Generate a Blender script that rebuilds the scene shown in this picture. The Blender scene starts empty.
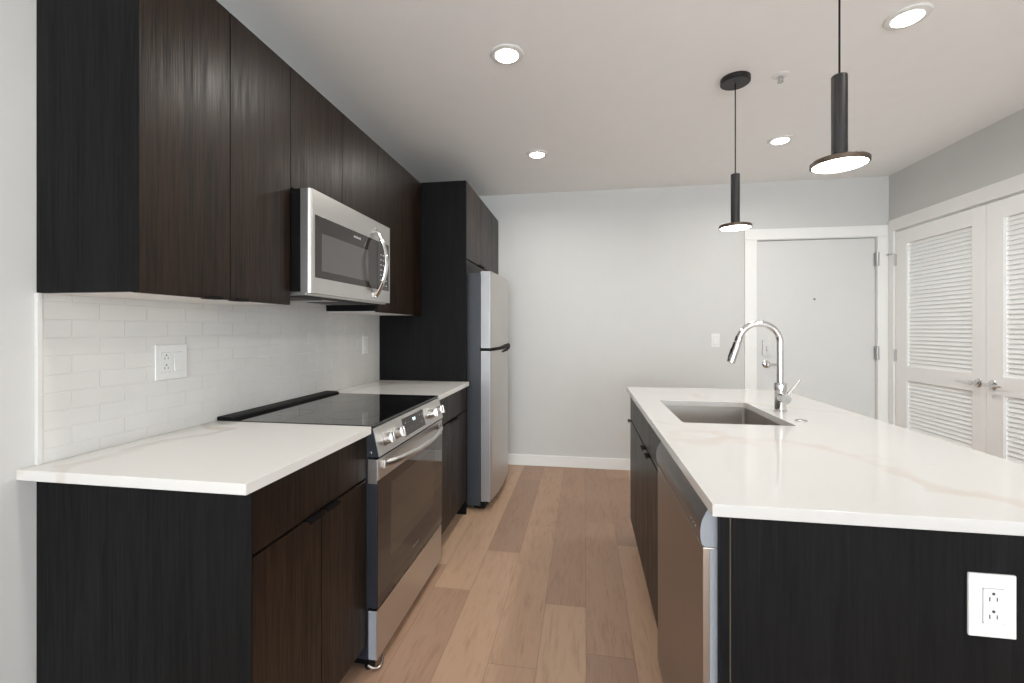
import bpy, bmesh, math, random
from mathutils import Vector, Matrix
random.seed(7)
S = bpy.context.scene
C = S.collection
PI = math.pi

# ------------------------------------------------------------------ camera
F_PX = 446.0
YAW = math.atan((584 - 512) / F_PX)
CAM_Z = 1.275
cam_d = bpy.data.cameras.new('camera')
cam_d.sensor_width = 36
cam_d.lens = F_PX / 1024 * 36
cam_d.shift_y = -12.5 / 1024
cam_d.clip_start = 0.05
cam = bpy.data.objects.new('camera', cam_d)
cam.location = (0, 0, CAM_Z)
cam.rotation_euler = (PI / 2, 0, YAW)
C.objects.link(cam)
S.camera = cam

# ------------------------------------------------------------------ world, view, large lights
S.view_settings.view_transform = 'Standard'
S.view_settings.look = 'None'
S.view_settings.gamma = 1
S.view_settings.use_curve_mapping = False
S.view_settings.exposure = 0.45
S.cycles.use_denoising = True
S.cycles.max_bounces = 10
S.cycles.diffuse_bounces = 6
S.cycles.glossy_bounces = 6
S.cycles.sample_clamp_indirect = 6

w = bpy.data.worlds.new('sky')
S.world = w
w.use_nodes = True
bg = w.node_tree.nodes['Background']
bg.inputs[0].default_value = (0.80, 0.90, 1.0, 1)
bg.inputs[1].default_value = 2.5

X_L, X_R, Y_B, Y_F, Z_C = -1.44, 2.497, 4.15, -6.4, 2.544
WIN = [(-0.95, 0.55), (0.75, 2.25)]          # windows in the wall behind the camera (x ranges)
WZ0, WZ1 = 0.25, 2.38


def area(name, loc, rot, sx, sy, power, col, shape='RECTANGLE', spread=PI):
    d = bpy.data.lights.new(name, 'AREA')
    d.shape = shape
    d.size = sx
    if shape in ('RECTANGLE', 'ELLIPSE'):
        d.size_y = sy
    d.energy = power
    d.color = col
    d.spread = spread
    o = bpy.data.objects.new(name, d)
    o.location = loc
    o.rotation_euler = rot
    C.objects.link(o)
    return o


DAY = (0.885, 0.955, 1.0)
for (a, b) in WIN:                          # daylight arriving through the two windows
    area('daylight', ((a + b) / 2, Y_F - 0.10, (WZ0 + WZ1) / 2), (PI / 2 + .45, 0, 0), b - a - .06, WZ1 - WZ0 - .06,
         78 * (b - a), DAY)
SIDE = (-2.7, -0.5)                         # side windows added unseen behind the camera to brighten the room (y range)
area('daylight', (X_R + 0.10, sum(SIDE) / 2, (WZ0 + WZ1) / 2), (PI / 2 + .35, 0, PI / 2), SIDE[1] - SIDE[0] - .06, WZ1 - WZ0 - .06, 26, DAY)  # added fill light, brightens the left tiles and counter
area('daylight', (X_L - 0.10, sum(SIDE) / 2, (WZ0 + WZ1) / 2), (PI / 2 + .35, 0, -PI / 2), SIDE[1] - SIDE[0] - .06, WZ1 - WZ0 - .06, 42, DAY)  # added fill light, brightens the closet doors and right wall

# ------------------------------------------------------------------ materials


def new_mat(name):
    m = bpy.data.materials.new(name)
    m.use_nodes = True
    nt = m.node_tree
    return m, nt, nt.nodes['Principled BSDF']


def lin(r, g, b):
    f = lambda c: (c / 255 / 12.92) if c / 255 <= .04045 else ((c / 255 + .055) / 1.055) ** 2.4
    return (f(r), f(g), f(b), 1)


def N(nt, t, **kw):
    n = nt.nodes.new(t)
    for k, v in kw.items():
        if isinstance(k, str) and hasattr(n, k):
            setattr(n, k, v)
    return n


def coords(nt, scale=(1, 1, 1)):
    tc = N(nt, 'ShaderNodeTexCoord')
    mp = N(nt, 'ShaderNodeMapping')
    mp.inputs['Scale'].default_value = scale
    nt.links.new(tc.outputs['Object'], mp.inputs['Vector'])
    return mp.outputs['Vector']


def noise(nt, vec, scale=5, detail=3, rough=.5, dist=0):
    n = N(nt, 'ShaderNodeTexNoise')
    n.inputs['Scale'].default_value = scale
    n.inputs['Detail'].default_value = detail
    n.inputs['Roughness'].default_value = rough
    n.inputs['Distortion'].default_value = dist
    nt.links.new(vec, n.inputs['Vector'])
    return n.outputs['Fac']


def ramp(nt, fac, stops):
    r = N(nt, 'ShaderNodeValToRGB')
    el = r.color_ramp.elements
    while len(el) < len(stops):
        el.new(0.5)
    for e, (p, c) in zip(el, stops):
        e.position = p
        e.color = c
    nt.links.new(fac, r.inputs['Fac'])
    return r.outputs['Color']


def bump(nt, bs, h, strength=.2, dist=.001):
    b = N(nt, 'ShaderNodeBump')
    b.inputs['Strength'].default_value = strength
    b.inputs['Distance'].default_value = dist
    nt.links.new(h, b.inputs['Height'])
    nt.links.new(b.outputs['Normal'], bs.inputs['Normal'])


def plain(name, col, rough=.5, metal=0, spec=.5, vary=.03, coat=0):
    m, nt, bs = new_mat(name)
    bs.inputs['Roughness'].default_value = rough
    bs.inputs['Metallic'].default_value = metal
    bs.inputs['Specular IOR Level'].default_value = spec
    bs.inputs['Coat Weight'].default_value = coat
    bs.inputs['Coat Roughness'].default_value = .05
    v = noise(nt, coords(nt), 9, 2)
    c0 = tuple(max(0, x * (1 - vary)) for x in col[:3]) + (1,)
    c1 = tuple(min(1, x * (1 + vary)) for x in col[:3]) + (1,)
    nt.links.new(ramp(nt, v, [(.3, c0), (.7, c1)]), bs.inputs['Base Color'])
    return m


def paint(name, col, rough=.6, b=.08, sc=220):
    m = plain(name, col, rough, 0, .3, .008)
    nt = m.node_tree
    bump(nt, nt.nodes['Principled BSDF'], noise(nt, coords(nt), sc, 2), b, .001)
    return m


def wood_dark(name, c0, c1, rough=.38, bstr=.35, spec=.42):
    m, nt, bs = new_mat(name)
    v = coords(nt, (1, 1, .035))
    big = noise(nt, coords(nt, (1, 1, .16)), 9, 2, .5, 1.2)
    fine = noise(nt, v, 190, 3, .62, .4)
    mid = noise(nt, coords(nt, (1, 1, .05)), 42, 3, .6, .9)
    mx = N(nt, 'ShaderNodeMath', operation='MULTIPLY_ADD')
    nt.links.new(fine, mx.inputs[0])
    mx.inputs[1].default_value = .55
    mm = N(nt, 'ShaderNodeMath', operation='MULTIPLY')
    nt.links.new(mid, mm.inputs[0])
    mm.inputs[1].default_value = .45
    nt.links.new(mm.outputs[0], mx.inputs[2])
    nt.links.new(ramp(nt, mx.outputs[0], [(.36, c0), (.66, c1)]), bs.inputs['Base Color'])
    rr = N(nt, 'ShaderNodeMapRange')
    nt.links.new(mx.outputs[0], rr.inputs['Value'])
    rr.inputs['From Min'].default_value = .35
    rr.inputs['From Max'].default_value = .65
    rr.inputs['To Min'].default_value = rough + .14
    rr.inputs['To Max'].default_value = rough - .04
    nt.links.new(rr.outputs[0], bs.inputs['Roughness'])
    bs.inputs['Specular IOR Level'].default_value = spec
    bump(nt, bs, mx.outputs[0], bstr, .0012)
    return m


def steel(name, col=(.60, .585, .565, 1), rough=.3, axis='z', b=.05):
    m, nt, bs = new_mat(name)
    bs.inputs['Metallic'].default_value = 1
    sc = {'z': (1, 1, .01), 'y': (1, .01, 1), 'x': (.01, 1, 1)}[axis]
    v = noise(nt, coords(nt, sc), 500, 2)
    rr = N(nt, 'ShaderNodeMapRange')
    nt.links.new(v, rr.inputs['Value'])
    rr.inputs['To Min'].default_value = rough - .06
    rr.inputs['To Max'].default_value = rough + .08
    nt.links.new(rr.outputs[0], bs.inputs['Roughness'])
    bs.inputs['Base Color'].default_value = col
    bump(nt, bs, v, b, .0004)
    return m


def quartz(name, off=(0, 0, 0), rot=0, base=(.555, .545, .528, 1)):
    m, nt, bs = new_mat(name)
    v = coords(nt)
    v.node.inputs['Location'].default_value = off
    v.node.inputs['Rotation'].default_value = (0, 0, rot)
    warp = N(nt, 'ShaderNodeTexNoise')
    warp.inputs['Scale'].default_value = 1.6
    warp.inputs['Detail'].default_value = 5
    nt.links.new(v, warp.inputs['Vector'])
    mix = N(nt, 'ShaderNodeMixRGB')
    mix.inputs[0].default_value = .55
    nt.links.new(v, mix.inputs[1])
    nt.links.new(warp.outputs['Color'], mix.inputs[2])
    wv = N(nt, 'ShaderNodeTexWave', wave_type='BANDS', bands_direction='DIAGONAL')
    wv.inputs['Scale'].default_value = 1.15
    wv.inputs['Distortion'].default_value = 3.5
    wv.inputs['Detail'].default_value = 4
    wv.inputs['Detail Scale'].default_value = 1.6
    nt.links.new(mix.outputs[0], wv.inputs['Vector'])
    vein = ramp(nt, wv.outputs['Fac'], [(0.0, (.55, .55, .55, 1)), (.035, (0, 0, 0, 1))])
    patch = ramp(nt, noise(nt, v, 2.4, 3), [(.36, (0, 0, 0, 1)), (.56, (1, 1, 1, 1))])
    mul = N(nt, 'ShaderNodeMath', operation='MULTIPLY')
    nt.links.new(vein, mul.inputs[0])
    nt.links.new(patch, mul.inputs[1])
    mc = N(nt, 'ShaderNodeMixRGB')
    nt.links.new(mul.outputs[0], mc.inputs[0])
    mc.inputs[1].default_value = base
    mc.inputs[2].default_value = (.50, .43, .36, 1)
    nt.links.new(mc.outputs[0], bs.inputs['Base Color'])
    bs.inputs['Roughness'].default_value = .09
    bs.inputs['Specular IOR Level'].default_value = .5
    return m


def plank_floor(name):
    m, nt, bs = new_mat(name)
    L = nt.links
    tc = N(nt, 'ShaderNodeTexCoord')
    sp = N(nt, 'ShaderNodeSeparateXYZ')
    L.new(tc.outputs['Object'], sp.inputs[0])

    def M(op, a, b=None, c=None):
        n = N(nt, 'ShaderNodeMath', operation=op)
        for i, q in enumerate((a, b, c)):
            if q is None:
                continue
            if isinstance(q, (int, float)):
                n.inputs[i].default_value = q
            else:
                L.new(q, n.inputs[i])
        return n.outputs[0]
    W, LEN = .1855, 1.22
    xr = M('DIVIDE', M('ADD', sp.outputs[0], .149), W)
    row = M('FLOOR', xr)
    fx = M('FRACT', xr)
    # end-joint position of each board row, nine rows repeating
    joints = [.35, 1.975, 1.68, 2.60, 1.815, 2.54, 2.23, .80, 1.20]
    ph = M('DIVIDE', M('ADD', M('MODULO', M('ADD', row, 94), 9), .5), 9)
    jr = N(nt, 'ShaderNodeValToRGB')
    jr.color_ramp.interpolation = 'CONSTANT'
    el = jr.color_ramp.elements
    while len(el) < 9:
        el.new(.5)
    for i, e_ in enumerate(el):
        e_.position = i / 9
        v = (1 - joints[i] / LEN) % 1.0
        e_.color = (v, v, v, 1)
    L.new(ph, jr.inputs['Fac'])
    yr = M('ADD', M('DIVIDE', sp.outputs[1], LEN), jr.outputs['Color'])
    pl = M('FLOOR', yr)
    fy = M('FRACT', yr)
    cb = N(nt, 'ShaderNodeCombineXYZ')
    L.new(row, cb.inputs[0])
    L.new(pl, cb.inputs[1])
    wn2 = N(nt, 'ShaderNodeTexWhiteNoise', noise_dimensions='2D')
    L.new(cb.outputs[0], wn2.inputs['Vector'])
    base = ramp(nt, wn2.outputs['Value'], [(0, lin(148, 120, 102)), (.3, lin(158, 127, 106)),
                                           (.65, lin(170, 139, 115)), (1, lin(182, 153, 128))])
    # grain, shifted per plank
    add = N(nt, 'ShaderNodeVectorMath', operation='ADD')
    L.new(tc.outputs['Object'], add.inputs[0])
    sc = N(nt, 'ShaderNodeVectorMath', operation='SCALE')
    L.new(wn2.outputs['Color'], sc.inputs[0])
    sc.inputs['Scale'].default_value = 13
    L.new(sc.outputs[0], add.inputs[1])
    mp = N(nt, 'ShaderNodeMapping')
    mp.inputs['Scale'].default_value = (1, .07, 1)
    L.new(add.outputs[0], mp.inputs['Vector'])
    g1 = noise(nt, mp.outputs[0], 120, 4, .65, .5)
    mp2 = N(nt, 'ShaderNodeMapping')
    mp2.inputs['Scale'].default_value = (1, .16, 1)
    L.new(add.outputs[0], mp2.inputs['Vector'])
    g2 = noise(nt, mp2.outputs[0], 16, 4, .6, 2.2)
    g = M('ADD', M('MULTIPLY', g1, .5), M('MULTIPLY', g2, .5))
    gc = ramp(nt, g, [(.33, (.70, .66, .63, 1)), (.5, (.97, .96, .95, 1)), (.66, (1.0, 1.0, 1.0, 1))])
    mul = N(nt, 'ShaderNodeMixRGB', blend_type='MULTIPLY')
    mul.inputs[0].default_value = .85
    L.new(base, mul.inputs[1])
    L.new(gc, mul.inputs[2])
    ex = M('MINIMUM', fx, M('SUBTRACT', 1, fx))
    ey = M('MULTIPLY', M('MINIMUM', fy, M('SUBTRACT', 1, fy)), LEN / W)
    e = M('MINIMUM', ex, ey)
    seam = M('LESS_THAN', e, .008)
    mx = N(nt, 'ShaderNodeMixRGB')
    L.new(M('MULTIPLY', seam, .45), mx.inputs[0])
    L.new(mul.outputs[0], mx.inputs[1])
    mx.inputs[2].default_value = lin(95, 72, 58)
    L.new(mx.outputs[0], bs.inputs['Base Color'])
    bs.inputs['Roughness'].default_value = .42
    bs.inputs['Specular IOR Level'].default_value = .4
    hh = M('SUBTRACT', M('MULTIPLY', g, .3), M('MULTIPLY', seam, 1.0))
    bump(nt, bs, hh, .25, .001)
    return m


def glow(name, col, strength):
    m, nt, bs = new_mat(name)
    bs.inputs['Base Color'].default_value = (.9, .9, .88, 1)
    bs.inputs['Emission Color'].default_value = col
    bs.inputs['Emission Strength'].default_value = strength
    return m


def pane_mat():
    m, nt, bs = new_mat('window glass')
    out = nt.nodes['Material Output']
    tr = N(nt, 'ShaderNodeBsdfTransparent')
    gl = N(nt, 'ShaderNodeBsdfGlossy')
    gl.inputs['Roughness'].default_value = .02
    fr = N(nt, 'ShaderNodeFresnel')
    fr.inputs['IOR'].default_value = 1.45
    mx = N(nt, 'ShaderNodeMixShader')
    nt.links.new(fr.outputs[0], mx.inputs[0])
    nt.links.new(tr.outputs[0], mx.inputs[1])
    nt.links.new(gl.outputs[0], mx.inputs[2])
    nt.links.new(mx.outputs[0], out.inputs['Surface'])
    return m


M_WALL = paint('wall paint', (.585, .585, .572))
M_CEIL = paint('ceiling paint', (.90, .90, .89), .7)
M_TRIM = paint('trim paint', (.80, .80, .78), .45, .02)
M_ENTRY = paint('toned-down door paint', (.64, .645, .632), .5, .02)  # door paint darkened to offset the stronger light on this door
M_RSIDE = plain('range side enamel', (.014, .017, .024, 1), .4)
M_STEEL_FR = steel('refrigerator steel', (.60, .585, .565, 1), .42, 'z')
M_EDGE = plain('dimmed steel edge', (.33, .33, .34, 1), .35, .5)  # darker than the door steel, tones down the window's reflection on its edge
M_PRINT = plain('dim print', (.16, .15, .14, 1), .4)
M_DOORP = paint('door paint', (.86, .86, .845), .55, .02)  # paler door paint, lifted for the weakly lit closet doors
M_FLOOR = plank_floor('plank floor')
M_WOOD = wood_dark('dark door laminate', (.0022, .0012, .0008, 1), (.026, .0142, .0082, 1), .33, .8, .23)
M_PANEL = wood_dark('black panel laminate', (.0028, .0028, .0030, 1), (.0085, .0083, .0088, 1), .5, .2, .12)
M_CAB_IN = paint('cabinet underside', (.74, .72, .69), .5, .02)
M_BLACK = plain('black plastic', (.004, .004, .0042, 1), .5, 0, .12)
M_BLKMET = plain('black metal', (.012, .011, .011, 1), .42, .2)
M_STEEL_Z = steel('brushed steel vertical', axis='z')
M_STEEL_Y = steel('brushed steel', axis='y')
M_STEEL_DK = steel('dark steel', (.30, .28, .265, 1), .33, 'y')
M_STEEL_DW = steel('dishwasher steel', (.36, .32, .285, 1), .33, 'z')
M_SINK = steel('sink steel', (.47, .44, .41, 1), .40, 'y')
M_CHROME = steel('chrome', (.70, .69, .68, 1), .09, 'z', 0)
M_HINGE = steel('satin nickel', (.50, .50, .49, 1), .42, 'z', 0)
M_FRSIDE = plain('fridge side enamel', (.032, .036, .044, 1), .45)
M_GREYPL = plain('grey plastic', (.27, .29, .32, 1), .42)
M_GLASSB = plain('black glass', (.004, .0038, .0035, 1), .03, 0, .6, .02, .3)
M_OVEN_W = plain('oven window glass', (.060, .044, .032, 1), .06, 0, .6, .02)  # brown base paints in the floor's reflection
M_MESHW = plain('microwave window', (.085, .082, .078, 1), .12, 0, .6, .02)
M_DISPLAY = plain('display glass', (.028, .024, .022, 1), .05)
M_TILE = plain('white tile', (.66, .65, .625, 1), .12, 0, .5, .015)
M_GROUT = plain('grout', (.70, .69, .67, 1), .7)
M_QUARTZ = quartz('quartz')
M_QUARTZ_L = quartz('quartz, left counter', (1.7, .4, 0), .5, (.66, .645, .62, 1))  # paler base than the island's quartz, offsetting weaker light on this counter
M_WHITEP = plain('white plastic', (.72, .72, .705, 1), .35)
M_SLOT = plain('slot shadow', (.05, .05, .05, 1), .6)
M_LABEL = plain('pale marking', (.55, .55, .55, 1), .4)
M_LED = glow('lit diffuser', (1, .95, .87, 1), 9)
M_LCD = glow('lit digits', (.75, .95, 1, 1), 1.6)
M_PANE = pane_mat()
M_PENDRIM = plain('bronze rim', (.10, .075, .055, 1), .35, .7)

# ------------------------------------------------------------------ mesh helpers


def box(bm, x0, x1, y0, y1, z0, z1, bev=0.0, seg=2):
    t = bmesh.new()
    bmesh.ops.create_cube(t, size=1)
    for v in t.verts:
        v.co = Vector(((x0 + x1) / 2 + v.co.x * (x1 - x0), (y0 + y1) / 2 + v.co.y * (y1 - y0),
                       (z0 + z1) / 2 + v.co.z * (z1 - z0)))
    if bev > 0:
        bmesh.ops.bevel(t, geom=t.edges[:], offset=bev, segments=seg, affect='EDGES', profile=.5)
    merge(bm, t)
    return bm


def merge(bm, t, mat=None):
    if mat is not None:
        bmesh.ops.transform(t, matrix=mat, verts=t.verts)
    me = bpy.data.meshes.new('tmp')
    t.to_mesh(me)
    t.free()
    bm.from_mesh(me)
    bpy.data.meshes.remove(me)


def B(*a, **k):
    return box(bmesh.new(), *a, **k)


def lathe(bm, prof, c, axis='z', n=32):
    """profile of (radius, height) pairs turned about an axis through c; height runs along +axis"""
    t = bmesh.new()
    rings = []
    for r, h in prof:
        if r < 1e-6:
            rings.append([t.verts.new((0, 0, h))])
        else:
            rings.append([t.verts.new((r * math.cos(2 * PI * i / n), r * math.sin(2 * PI * i / n), h)) for i in range(n)])
    for a, b in zip(rings, rings[1:]):
        for i in range(n):
            j = (i + 1) % n
            if len(a) == 1 and len(b) == 1:
                continue
            if len(a) == 1:
                t.faces.new((a[0], b[i], b[j]))
            elif len(b) == 1:
                t.faces.new((a[i], a[j], b[0]))
            else:
                t.faces.new((a[i], a[j], b[j], b[i]))
    for r_ in (rings[0], rings[-1]):
        if len(r_) > 1:
            t.faces.new(r_)
    if isinstance(axis, str):
        ax = {'x': Vector((1, 0, 0)), 'y': Vector((0, 1, 0)), 'z': Vector((0, 0, 1))}[axis.strip('-')]
        if axis[0] == '-':
            ax = -ax
    else:
        ax = Vector(axis).normalized()
    R = Vector((0, 0, 1)).rotation_difference(ax).to_matrix().to_4x4()
    bmesh.ops.recalc_face_normals(t, faces=t.faces)
    merge(bm, t, Matrix.Translation(c) @ R)
    return bm


def cyl(bm, c, r, h, axis='z', n=32, bev=.001):
    return lathe(bm, [(0, 0), (r - bev, 0), (r, bev), (r, h - bev), (r - bev, h), (0, h)], c, axis, n)


def tube(bm, pts, rads, n=14, flat=None, caps=True):
    """tube through points; flat=(a, b) scales the section along its two axes"""
    t = bmesh.new()
    pts = [Vector(p) for p in pts]
    if not hasattr(rads, '__len__'):
        rads = [rads] * len(pts)
    rings = []
    up = None
    for i, p in enumerate(pts):
        d = (pts[min(i + 1, len(pts) - 1)] - pts[max(i - 1, 0)]).normalized()
        if up is None:
            up = Vector((0, 0, 1)) if abs(d.z) < .9 else Vector((0, 1, 0))
        s = d.cross(up).normalized()
        u = s.cross(d).normalized()
        up = u
        fa, fb = flat if flat else (1, 1)
        rings.append([t.verts.new(p + (s * math.cos(2 * PI * k / n) * fa + u * math.sin(2 * PI * k / n) * fb) * rads[i])
                      for k in range(n)])
    for a, b in zip(rings, rings[1:]):
        for k in range(n):
            t.faces.new((a[k], a[(k + 1) % n], b[(k + 1) % n], b[k]))
    if caps:
        t.faces.new(rings[0])
        t.faces.new(rings[-1])
    bmesh.ops.recalc_face_normals(t, faces=t.faces)
    merge(bm, t)
    return bm


def prism(bm, poly, a, b, axis='y', bev=0):
    """polygon in the plane across the axis, run from a to b. axis y: poly=(x,z); z: (x,y); x: (y,z)"""
    t = bmesh.new()
    f = {'y': lambda p, h: (p[0], h, p[1]), 'z': lambda p, h: (p[0], p[1], h), 'x': lambda p, h: (h, p[0], p[1])}[axis]
    va = [t.verts.new(f(p, a)) for p in poly]
    vb = [t.verts.new(f(p, b)) for p in poly]
    n = len(poly)
    t.faces.new(va)
    t.faces.new(vb)
    for i in range(n):
        t.faces.new((va[i], va[(i + 1) % n], vb[(i + 1) % n], vb[i]))
    bmesh.ops.recalc_face_normals(t, faces=t.faces)
    if bev:
        bmesh.ops.bevel(t, geom=t.edges[:], offset=bev, segments=2, affect='EDGES')
    merge(bm, t)
    return bm


def rrect(x0, x1, y0, y1, r, n=6):
    p = []
    for cx, cy, a0 in ((x1 - r, y1 - r, 0), (x0 + r, y1 - r, 90), (x0 + r, y0 + r, 180), (x1 - r, y0 + r, 270)):
        for i in range(n + 1):
            a = math.radians(a0 + 90 * i / n)
            p.append((cx + r * math.cos(a), cy + r * math.sin(a)))
    return p


def curve_mesh(cu):
    o = bpy.data.objects.new('tmp', cu)
    C.objects.link(o)
    dg = bpy.context.evaluated_depsgraph_get()
    dg.update()
    me = bpy.data.meshes.new_from_object(o.evaluated_get(dg))
    bpy.data.objects.remove(o)
    bpy.data.curves.remove(cu)
    return me


def slab_with_hole(outer, inner, z0, z1, bev=.002):
    cu = bpy.data.curves.new('tmp', 'CURVE')
    cu.dimensions = '2D'
    cu.fill_mode = 'BOTH'
    for loop in (outer, inner):
        sp = cu.splines.new('POLY')
        sp.points.add(len(loop) - 1)
        for q, p in zip(sp.points, loop):
            q.co = (p[0], p[1], 0, 1)
        sp.use_cyclic_u = True
    cu.extrude = (z1 - z0) / 2 - bev
    cu.bevel_depth = bev
    cu.bevel_resolution = 1
    cu.offset = -bev
    me = curve_mesh(cu)
    bm = bmesh.new()
    bm.from_mesh(me)
    bpy.data.meshes.remove(me)
    bmesh.ops.remove_doubles(bm, verts=bm.verts, dist=1e-5)
    bmesh.ops.recalc_face_normals(bm, faces=bm.faces)
    bmesh.ops.translate(bm, verts=bm.verts, vec=(0, 0, (z0 + z1) / 2))
    return bm


def text_bm(s, size, M4, ext=.0003):
    cu = bpy.data.curves.new('tmp', 'FONT')
    cu.body = s
    cu.size = size
    cu.align_x = 'CENTER'
    cu.align_y = 'CENTER'
    cu.extrude = ext
    me = curve_mesh(cu)
    bm = bmesh.new()
    bm.from_mesh(me)
    bpy.data.meshes.remove(me)
    bmesh.ops.transform(bm, matrix=M4, verts=bm.verts)
    return bm


def face_px(loc):
    """text frame for a surface facing +x (reads along +y)"""
    return Matrix.Translation(loc) @ Matrix(((0, 0, 1, 0), (1, 0, 0, 0), (0, 1, 0, 0), (0, 0, 0, 1)))


def wloc(o):
    v = Vector(o.location)
    while o.parent:
        o = o.parent
        v += Vector(o.location)
    return v


def obj(name, bm, mat, parent=None, label=None, angle=35):
    """link a bmesh (drawn in world coordinates) as one mesh object"""
    cs = [v.co for v in bm.verts]
    lo = Vector((min(c.x for c in cs), min(c.y for c in cs), min(c.z for c in cs)))
    hi = Vector((max(c.x for c in cs), max(c.y for c in cs), max(c.z for c in cs)))
    org = Vector(((lo.x + hi.x) / 2, (lo.y + hi.y) / 2, lo.z))
    bmesh.ops.translate(bm, verts=bm.verts, vec=-org)
    me = bpy.data.meshes.new(name)
    bm.to_mesh(me)
    bm.free()
    me.polygons.foreach_set('use_smooth', [True] * len(me.polygons))
    me.set_sharp_from_angle(angle=math.radians(angle))
    me.materials.append(mat)
    o = bpy.data.objects.new(name, me)
    C.objects.link(o)
    if parent:
        o.parent = parent
        o.location = org - wloc(parent)
    else:
        o.location = org
    wn = o.modifiers.new('weighted', 'WEIGHTED_NORMAL')
    wn.keep_sharp = True
    if label:
        o['label'] = label
    return o


def thing(name, label, cat, loc, group=None):
    o = bpy.data.objects.new(name, None)
    o.empty_display_size = .05
    C.objects.link(o)
    o.location = loc
    o['label'] = label
    o['category'] = cat
    if group:
        o['group'] = group
    return o


def tag(o, label, cat, group=None):
    o['label'] = label
    o['category'] = cat
    if group:
        o['group'] = group
    return o


def struct(name, bm, mat, parent=None):
    o = obj(name, bm, mat, parent)
    if not parent:
        o['kind'] = 'structure'
    return o


def dup(root, delta, label):
    def cp(o, par):
        c = o.copy()
        C.objects.link(c)
        if par:
            c.parent = par
        for ch in list(o.children):
            cp(ch, c)
        return c
    r = cp(root, None)
    r.location = Vector(root.location) + Vector(delta)
    r['label'] = label
    return r


# ------------------------------------------------------------------ room shell
T = .12
struct('floor', B(X_L - T, X_R + T, Y_F - T, Y_B + T, -.1, 0), M_FLOOR)
struct('ceiling', B(X_L - T, X_R + T, Y_F - T, Y_B + T, Z_C, Z_C + .1), M_CEIL)


def wall_with_holes(axis, plane, thick, a0, a1, holes):
    """wall across 'axis' at plane..plane+thick, spanning a0..a1, holes = (u0,u1,z0,z1)"""
    bm = bmesh.new()

    def put(u0, u1, z0, z1):
        if u1 - u0 < 1e-4 or z1 - z0 < 1e-4:
            return
        p0, p1 = sorted((plane, plane + thick))
        if axis == 'y':
            box(bm, u0, u1, p0, p1, z0, z1)
        else:
            box(bm, p0, p1, u0, u1, z0, z1)
    u = a0
    for (h0, h1, z0, z1) in sorted(holes):
        put(u, h0, 0, Z_C)
        put(h0, h1, 0, z0)
        put(h0, h1, z1, Z_C)
        u = h1
    put(u, a1, 0, Z_C)
    return bm


DX0, DX1, DZ = 1.481, 2.400, 2.036
struct('wall_left', wall_with_holes('x', X_L, -T, Y_F - T, Y_B + T, [(SIDE[0], SIDE[1], WZ0, WZ1)]), M_WALL)
struct('wall_back', wall_with_holes('y', Y_B, T, X_L, X_R, [(DX0 - .02, DX1 + .02, 0, DZ + .02)]), M_WALL)
CY0, CYM, CY1, CZ = 2.420, 3.241, 4.062, 2.062
struct('wall_right', wall_with_holes('x', X_R, T, Y_F - T, Y_B, [(CY0 - .015, CY1 + .015, 0, CZ + .015), (SIDE[0], SIDE[1], WZ0, WZ1)]), M_WALL)
struct('wall_front', wall_with_holes('y', Y_F, -T, X_L, X_R, [(a, b, WZ0, WZ1) for a, b in WIN]), M_WALL)
struct('wall_hall', B(DX0 - .2, DX1 + .2, Y_B + .35, Y_B + .40, 0, Z_C), M_WALL)

for i, (a, b) in enumerate(WIN):
    bm = bmesh.new()
    for (u0, u1, z0, z1) in ((a, a + .05, WZ0, WZ1), (b - .05, b, WZ0, WZ1), (a, b, WZ0, WZ0 + .05), (a, b, WZ1 - .05, WZ1),
                             ((a + b) / 2 - .03, (a + b) / 2 + .03, WZ0, WZ1)):
        box(bm, u0, u1, Y_F - .08, Y_F - .02, z0, z1, .003)
    wf = struct('window_%d' % (i + 1), bm, M_TRIM)
    obj('pane', B(a + .05, b - .05, Y_F - .053, Y_F - .047, WZ0 + .05, WZ1 - .05), M_PANE, wf)
    obj('window_sill', B(a - .04, b + .04, Y_F - .0, Y_F + .05, WZ0 - .03, WZ0, .004), M_TRIM, wf)


for nm_, xf, sg in (('window_3', X_R, 1), ('window_4', X_L, -1)):  # added unseen windows around the side fill lights
    bm = bmesh.new()
    q0, q1 = sorted((xf + sg * .02, xf + sg * .08))
    for (u0, u1, z0, z1) in ((SIDE[0], SIDE[0] + .05, WZ0, WZ1), (SIDE[1] - .05, SIDE[1], WZ0, WZ1), (SIDE[0], SIDE[1], WZ0, WZ0 + .05),
                             (SIDE[0], SIDE[1], WZ1 - .05, WZ1), (sum(SIDE) / 2 - .03, sum(SIDE) / 2 + .03, WZ0, WZ1)):
        box(bm, q0, q1, u0, u1, z0, z1, .003)
    wf = struct(nm_, bm, M_TRIM)
    q0, q1 = sorted((xf + sg * .047, xf + sg * .053))
    obj('pane', B(q0, q1, SIDE[0] + .05, SIDE[1] - .05, WZ0 + .05, WZ1 - .05), M_PANE, wf)
    q0, q1 = sorted((xf, xf - sg * .05))
    obj('window_sill', B(q0, q1, SIDE[0] - .04, SIDE[1] + .04, WZ0 - .03, WZ0, .004), M_TRIM, wf)


def baseboard(name, x0, x1, y0, y1):
    bm = bmesh.new()
    box(bm, x0, x1, y0, y1, 0, .10, .003)
    struct(name, bm, M_TRIM)


baseboard('baseboard_back', -.80, 1.383, Y_B - .014, Y_B)
baseboard('baseboard_right', X_R - .014, X_R, Y_F, CY0 - .09)
baseboard('baseboard_left', X_L, X_L + .014, Y_F, .962)
baseboard('baseboard_front', X_L + .014, X_R - .014, Y_F, Y_F + .014)

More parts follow.
